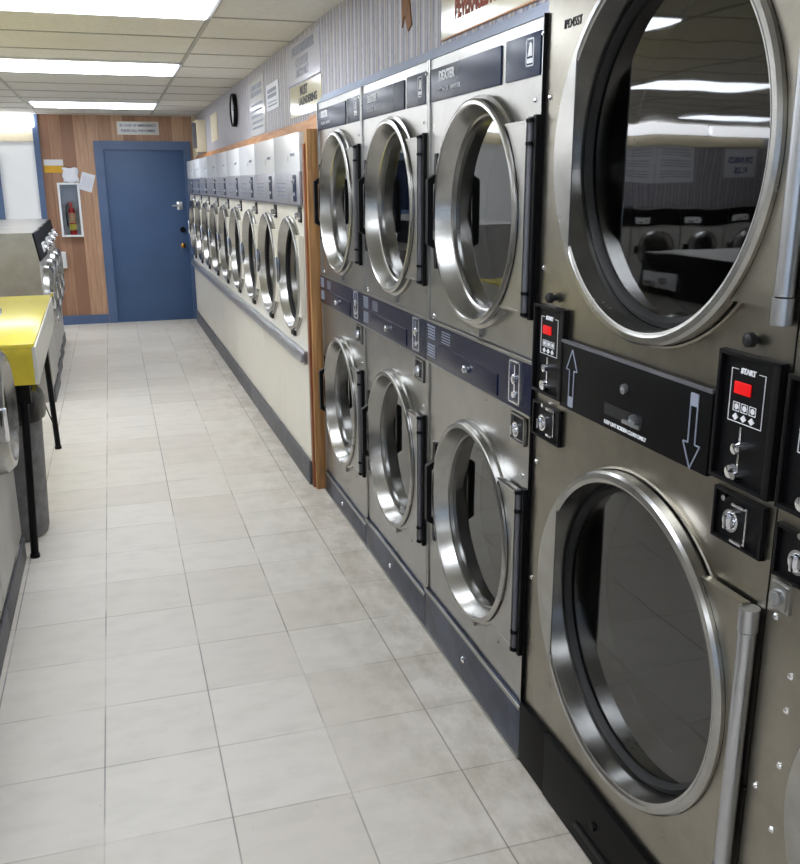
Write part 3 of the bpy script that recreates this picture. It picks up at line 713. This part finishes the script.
# ---------------------------------------------------------------- things on the right wall
def sign(name, y0, y1, z0, z1, m, label, cat='sign', th=.004, x=XR):
    b = MB().box(-th, -.0005, -(y1-y0)/2, (y1-y0)/2, -(z1-z0)/2, (z1-z0)/2)
    o = b.build(name, m, smooth=False, loc=(x, (y0+y1)/2, (z0+z1)/2)); return tag(o, label, cat)
def sign_text(o, lines, m, th=.004, bold=0):
    t = MB()
    for s, size, y, z, sx in lines: text_on(t, s, size, -th-.0005, y, z, bold=bold, sx=sx)
    return t.build('lettering', m, o, smooth=False)
s = sign('hanging_sign', 1.92, 2.69, 1.925, 2.20, 'gloss_cream', 'cream beverages sign with brown red letters above the nearest stacked dryer')
sign_text(s, [('BEVERAGES ALLOWED', .072, .03, -.075, .66), ('NO FOOD OR', .088, .0, .040, .9)], 'mark_red', bold=.003)
MB().box(-.006, -.0005, -.385, .385, -.1415, -.1375).build('sign_frame', 'wood_trim', s, smooth=False)
s = sign('poster', 4.32, 5.12, 2.015, 2.215, 'poster_grey', 'glossy lilac poster with faded print, highest on the striped wall')
sign_text(s, [('PLEASE REMEMBER', .060, .0, .055, 1.1), ('CLOTHES', .055, .02, -.005, 1.3), ('PROMPTLY', .050, .02, -.055, 1.3)], 'mark_grey', bold=.002)
s = sign('sign_board', 4.31, 5.07, 1.855, 2.005, 'gloss_cream', 'cream glossy sign with bold dark letters just under the lilac poster')
sign_text(s, [('MUST', .060, .02, .040, 1.2), ('LAUNDERING', .050, -.07, -.010, 1.4)], 'mark_black', bold=.002)
s = sign('notice', 5.42, 5.85, 1.945, 2.095, 'paper', 'small white paper notice right of the tall white price list')
t = MB(); scribble(t, -.0042, -.14, .16, -.01, .05, 2, seed=11, h=.7); scribble(t, -.0042, -.14, .16, -.06, -.02, 2, seed=12, h=.3); t.build('lettering', 'mark_grey', s, smooth=False)
s = sign('price_list', 5.93, 6.55, 1.83, 2.19, 'gloss_white', 'tall glossy white price list between the clock and a small notice')
t = MB(); scribble(t, -.0042, -.20, .22, .06, .14, 2, seed=13, h=.7); scribble(t, -.0042, -.22, .24, -.15, .03, 5, seed=14, h=.4); t.build('lettering', 'mark_grey', s, smooth=False)
# wall clock
ck = empty('wall_clock', (XR, 7.3, 2.06), 0, 'round wall clock with thick black rim left of the white price list', 'clock')
MB().lathe([(-.001, .0001), (-.001, .120), (-.030, .120), (-.034, .114), (-.030, .107), (-.018, .105), (-.018, .0001)], 0, 0, 48, False).build('rim', 'black', ck)
MB().lathe([(-.0185, .0001), (-.0185, .105), (-.022, .105), (-.022, .0001)], 0, 0, 48, False).build('dial', 'header', ck)
MB().box(-.025, -.023, -.003, .003, 0, .085).box(-.025, -.023, -.05, .0, -.004, .004).build('hands', 'mark_black', ck, smooth=False)
s = sign('small_notice', 8.55, 9.1, 1.90, 2.14, 'cream', 'pale paper notice on striped wall, farthest along toward blue door')
b = empty('wall_phone', (XR, 9.75, 1.97), 0, 'grey and cream wall telephone box in the far corner by the blue door', 'telephone')
MB().box(-.09, 0, -.13, .13, -.14, .17, .01).build('case', 'cream', b)
MB().box(-.13, -.09, -.10, -.04, -.10, .14, .012).build('handset', 'kick_grey', b)
# torn wallpaper piece
tr = MB(); tr.prism([(.05, .16), (-.01, .15), (-.055, -.02), (-.02, -.035), (.02, .02), (.045, -.015)], -.004, -.0005)
tag(tr.build('torn_board', 'brown_tear', loc=(XR, 3.03, 2.03), smooth=False), 'ragged brown patch of torn wallpaper hanging above middle stacked dryer', 'torn paper')

# ---------------------------------------------------------------- things on the back wall
YW = YB-.03
def bsign(name, x0, x1, z0, z1, m, label, cat='sign', rot=0, th=.004):
    b = MB().box(-(x1-x0)/2, (x1-x0)/2, -th, -.0005, -(z1-z0)/2, (z1-z0)/2)
    o = b.build(name, m, smooth=False, loc=((x0+x1)/2, YW, (z0+z1)/2)); o.rotation_euler.y = rot; return tag(o, label, cat)
s = bsign('door_sign', .14, .575, 2.045, 2.175, 'gloss_white', 'small white two-line sign above the blue door')
t = MB(); text_on(t, 'IN CASE OF EMERGENCY', .036, 0, -.0045, .027, FACE_Y, .0006, .95); text_on(t, 'PLEASE CALL THIS NUMBER', .034, 0, -.0045, -.027, FACE_Y, .0006, .86); t.build('lettering', 'mark_black', s, smooth=False)
MB().box(-.222, .222, -.007, -.0005, .062, .070).box(-.222, .222, -.007, -.0005, -.070, -.062).box(-.222, -.214, -.007, -.0005, -.07, .07).box(.214, .222, -.007, -.0005, -.07, .07).build('sign_frame', 'cream', s, smooth=False)
s = bsign('wall_label', -.645, -.450, 1.645, 1.78, 'gloss_white', 'white and mustard wall label left of the blue door, uppermost')
MB().box(-.0975, .0975, -.006, -.004, -.0675, .005).build('lower_band', 'gold_paper', s, smooth=False)
pp = MB(); n = 5; vs = []
for j in range(n+1):
    for i in range(n+1): vs.append((-.08+.16*i/n+.008*sin(j*2.1), -.012-.014*abs(sin(i*1.7+j*2.3)), -.075+.15*j/n+.006*sin(i*1.9)))
pp.poly(vs, [(j*(n+1)+i, j*(n+1)+i+1, (j+1)*(n+1)+i+1, (j+1)*(n+1)+i) for j in range(n) for i in range(n)])
o = pp.build('crumpled_paper', 'paper', loc=(-.385, YW, 1.62)); md = o.modifiers.new('s', 'SOLIDIFY'); md.thickness = .002
tag(o, 'crumpled white paper tucked above the fire extinguisher cabinet', 'paper')
o = bsign('paper_sheet', -.295, -.155, 1.45, 1.64, 'paper', 'tilted white paper sheet pinned right of the extinguisher cabinet', 'paper', rot=radians(17), th=.006)
t = MB(); scribble(t, -.0062, -.05, .05, -.06, .06, 6, 'Y', 21, .15); t.build('print', 'mark_grey', o, smooth=False)
fc = empty('extinguisher_cabinet', (-.418, YW, 1.255), 0, 'white framed fire extinguisher cabinet hung on the wood wall', 'cabinet')
a = MB().box(-.112, .112, -.09, -.001, -.285, -.265).box(-.112, .112, -.09, -.001, .265, .285).box(-.112, -.090, -.09, -.001, -.265, .265).box(.090, .112, -.09, -.001, -.265, .265)
a.build('frame', 'header', fc, smooth=False)
MB().box(-.09, .09, -.008, -.001, -.265, .265).build('back_panel', 'grey_back', fc, smooth=False)
MB().box(-.090, .090, -.089, -.086, -.265, .265).build('glass_front', 'pane', fc, smooth=False)
fe = empty('fire_extinguisher', (-.408, YW-.047, .99), 0, 'red fire extinguisher inside the white wall cabinet', 'fire extinguisher')
MB().latz([(0.0, .001), (0.0, .034), (.006, .036), (.24, .036), (.27, .028), (.29, .012), (.29, .001)], 0, 0, 28).build('cylinder', 'red_paint', fe)
MB().latz([(.05, .0368), (.115, .0368)], 0, 0, 28).build('yellow_label', 'yellow_label', fe)
MB().latz([(.125, .0368), (.235, .0368)], 0, 0, 28).build('tan_label', 'tan_paint', fe)
MB().box(-.012, .012, -.012, .012, .285, .335, .003).box(-.035, .010, -.007, .007, .325, .340, .003).build('valve', 'red_paint', fe)
MB().tube([(.0, 0, .32), (-.03, 0, .335), (-.055, 0, .29), (-.058, 0, .20), (-.052, -.004, .09)], .007, 10).build('hose', 'rubber', fe)
o = MB().box(-.045, .045, -.05, -.001, -.09, .09, .012).build('outlet_box', 'gloss_white', loc=(-.555, YW, .72)); tag(o, 'small white plastic box low on the wood wall behind far washers', 'box')
# mirrored things, far left on the back wall
for k, xx in enumerate((-4.62, -5.22)):
    s = bsign('rules_notice', xx-.295, xx+.295, 1.5, 1.98, 'paper', ('right' if k == 0 else 'left')+' half of a white two sheet notice on far left papered wall', 'notice')
    t = MB(); scribble(t, -.0042, -.24, .24, -.18, .2, 11, 'Y', 31+k, .4, (3, 7)); t.build('print', 'mark_grey', s, smooth=False)
s = bsign('ad_poster', -6.5, -5.95, 1.55, 1.95, 'paper', 'white poster with blue lettering on far left papered wall', 'poster')
t = MB(); text_on(t, 'DRINKS', .12, 0, -.0045, .03, FACE_Y, .004); text_on(t, '$1.25', .11, 0, -.0045, -.11, FACE_Y, .004); t.build('lettering', 'mark_blue', s, smooth=False)

# ---------------------------------------------------------------- washers
def washer(loc, rz, label, group='front loading washers'):
    w, h, dp = .69, 1.20, .80; r = empty('washer', loc, rz, label, 'washer', group)
    y0, y1 = -w/2+.003, w/2-.003
    cb = MB().box(.03, dp-.03, y0+.02, y1-.02, 0, .10); pr = [(0, .10), (dp, .10), (dp, 1.2), (.03, 1.2), (0, 1.02)]
    cb.raw([(x, y0, z) for x, z in pr], [(x, y1, z) for x, z in pr]).poly([(x, y0, z) for x, z in pr], [range(5)]).poly([(x, y1, z) for x, z in pr], [range(5)])
    cb.build('cabinet', 'washer_side', r)
    MB().box(-.004, .002, y0+.006, y1-.006, .11, 1.0, .003).build('front_panel', 'washer_front', r)
    f = MB(); A = [(-.014, y0, 1.01), (-.014, y1, 1.01), (.016, y1, 1.197), (.016, y0, 1.197)]; B = [(-.001, y0, 1.01), (-.001, y1, 1.01), (.029, y1, 1.197), (.029, y0, 1.197)]
    f.raw(A, B); f.poly(A, [(0, 1, 2, 3)]); f.poly(B, [(0, 1, 2, 3)]); cf = f.build('control_face', 'black', r, smooth=False)
    MB().box(-.016, .02, y0+.05, y0+.28, 1.04, 1.11, .004).build('coin_plate', 'header', cf)
    MB().box(-.045, -.010, y0+.10, y0+.16, 1.045, 1.07, .006).build('coin_slide', 'chrome', cf)
    MB().lathe([(-.012, .017), (-.030, .015), (-.030, .0001)], y0+.22, 1.075, 18, False).build('coin_knob', 'chrome', cf)
    d = MB().lathe([(-.004, .235), (-.04, .228), (-.062, .205), (-.065, .185), (-.05, .17), (-.02, .155), (-.02, .175), (-.0, .2)], 0, .72, 56).build('door', 'ring', r)
    MB().lathe([(-.022, .0001), (-.04, .10), (-.022, .158), (-.018, .158), (-.034, .10), (-.016, .0001)], 0, .72, 48, False).build('glass', 'glass', d)
    MB().box(-.072, -.04, .195, .225, .66, .78, .008).build('handle', 'chrome', d)
    MB().box(-.03, -.004, -.29, -.20, .67, .77, .006).build('hinge', 'black', d)
    MB().lathe([(-.003, .0001), (-.003, .15), (-.012, .15), (-.012, .0001)], 0, .72, 40, False).build('drum_back', 'drum', r)
    MB().box(-.012, -.002, y0, y1, .0, .095, .003).build('kick_plate', 'kick_grey', r)
    return r
XW = -.475
wa = washer((XW, 3.485, 0), pi, 'grey washer at the left photo edge, in front of the yellow table')
for k, yy in enumerate((2.80, 2.10, 1.40)): dup(wa, (XW, yy, 0), pi, 'washer left of the aisle outside the picture, seen only in reflections', 'near row of washers')
fl = ['stainless washer showing its side panel, nearest of the far left row', 'second washer of the far left row beyond the yellow table', 'third washer of the far left row, door ring just showing', 'fourth washer of the far left row, nearest the wood wall']
for k in range(4): dup(wa, (XW-.030-.016*k, 7.12+.70*k, 0), pi, fl[k])
for k in range(5): dup(wa, (-3.75-.70*k, YB-.86, 0), pi/2, 'washer under the far left notices, seen only as a reflection', 'washers under the far left notices')

# ---------------------------------------------------------------- folding table, bin
tb = empty('folding_table', (-.755, 4.755, 0), .019, 'yellow laundry folding table with pale side between the left washers', 'table')
MB().box(-.385, .395, -.90, .86, .888, .902, .003).build('tabletop', 'yellow', tb)
MB().box(-.380, .385, -.905, -.885, .735, .887, .002).build('end_apron', 'yellow_edge', tb)
MB().box(-.380, .385, .845, .860, .735, .887, .002).build('end_apron', 'yellow_edge', tb)
MB().box(.385, .400, -.905, .862, .735, .889, .002).build('side_apron', 'table_side', tb)
MB().box(-.395, -.38, -.905, .862, .735, .889, .002).build('side_apron', 'table_side', tb)
for sx, sy in ((1, -1), (1, 1), (-1, -1), (-1, 1)):
    x = .33 if sx > 0 else -.33
    xf = x+(-.022 if sy < 0 else .02)*sx; yf = -.935 if sy < 0 else .76
    b = MB().tube([(x, sy*.80, .735), (xf, yf, .012)], .016, 12).tube([(xf, yf, 0), (xf, yf, .016)], .020, 12)
    b.box(x-.025, x+.025, sy*.80-.03, sy*.80+.03, .64, .735, .004)
    b.build('leg', 'black', tb)
MB().tube([(.345, .77, .12), (.32, .70, .24), (.27, .58, .48), (.2, .4, .72)], .0035, 8).build('brace', 'black', tb)
bn = empty('trash_bin', (-.560, 4.15, 0), 0, 'round grey trash bin with black liner under the yellow table', 'bin')
MB().latz([(.004, .001), (.004, .165), (.03, .172), (.56, .192), (.575, .205), (.60, .205), (.60, .190), (.56, .182), (.03, .16), (.012, .001)], 0, 0, 48).build('can', 'bin', bn)
ln = MB(); prof = [(.535, .2065), (.56, .2095), (.61, .2085), (.645, .20), (.665, .185), (.66, .165), (.60, .17), (.35, .15), (.34, .001)]
ln.latz(prof, 0, 0, 48)
for v in ln.bm.verts:
    a = math.atan2(v.co.y, v.co.x); q = 1+.012*sin(9*a)+.01*sin(17*a+v.co.z*30); v.co.x *= q; v.co.y *= q; v.co.z += .008*sin(5*a)*(v.co.z > .6)
ln.build('liner', 'liner', bn)
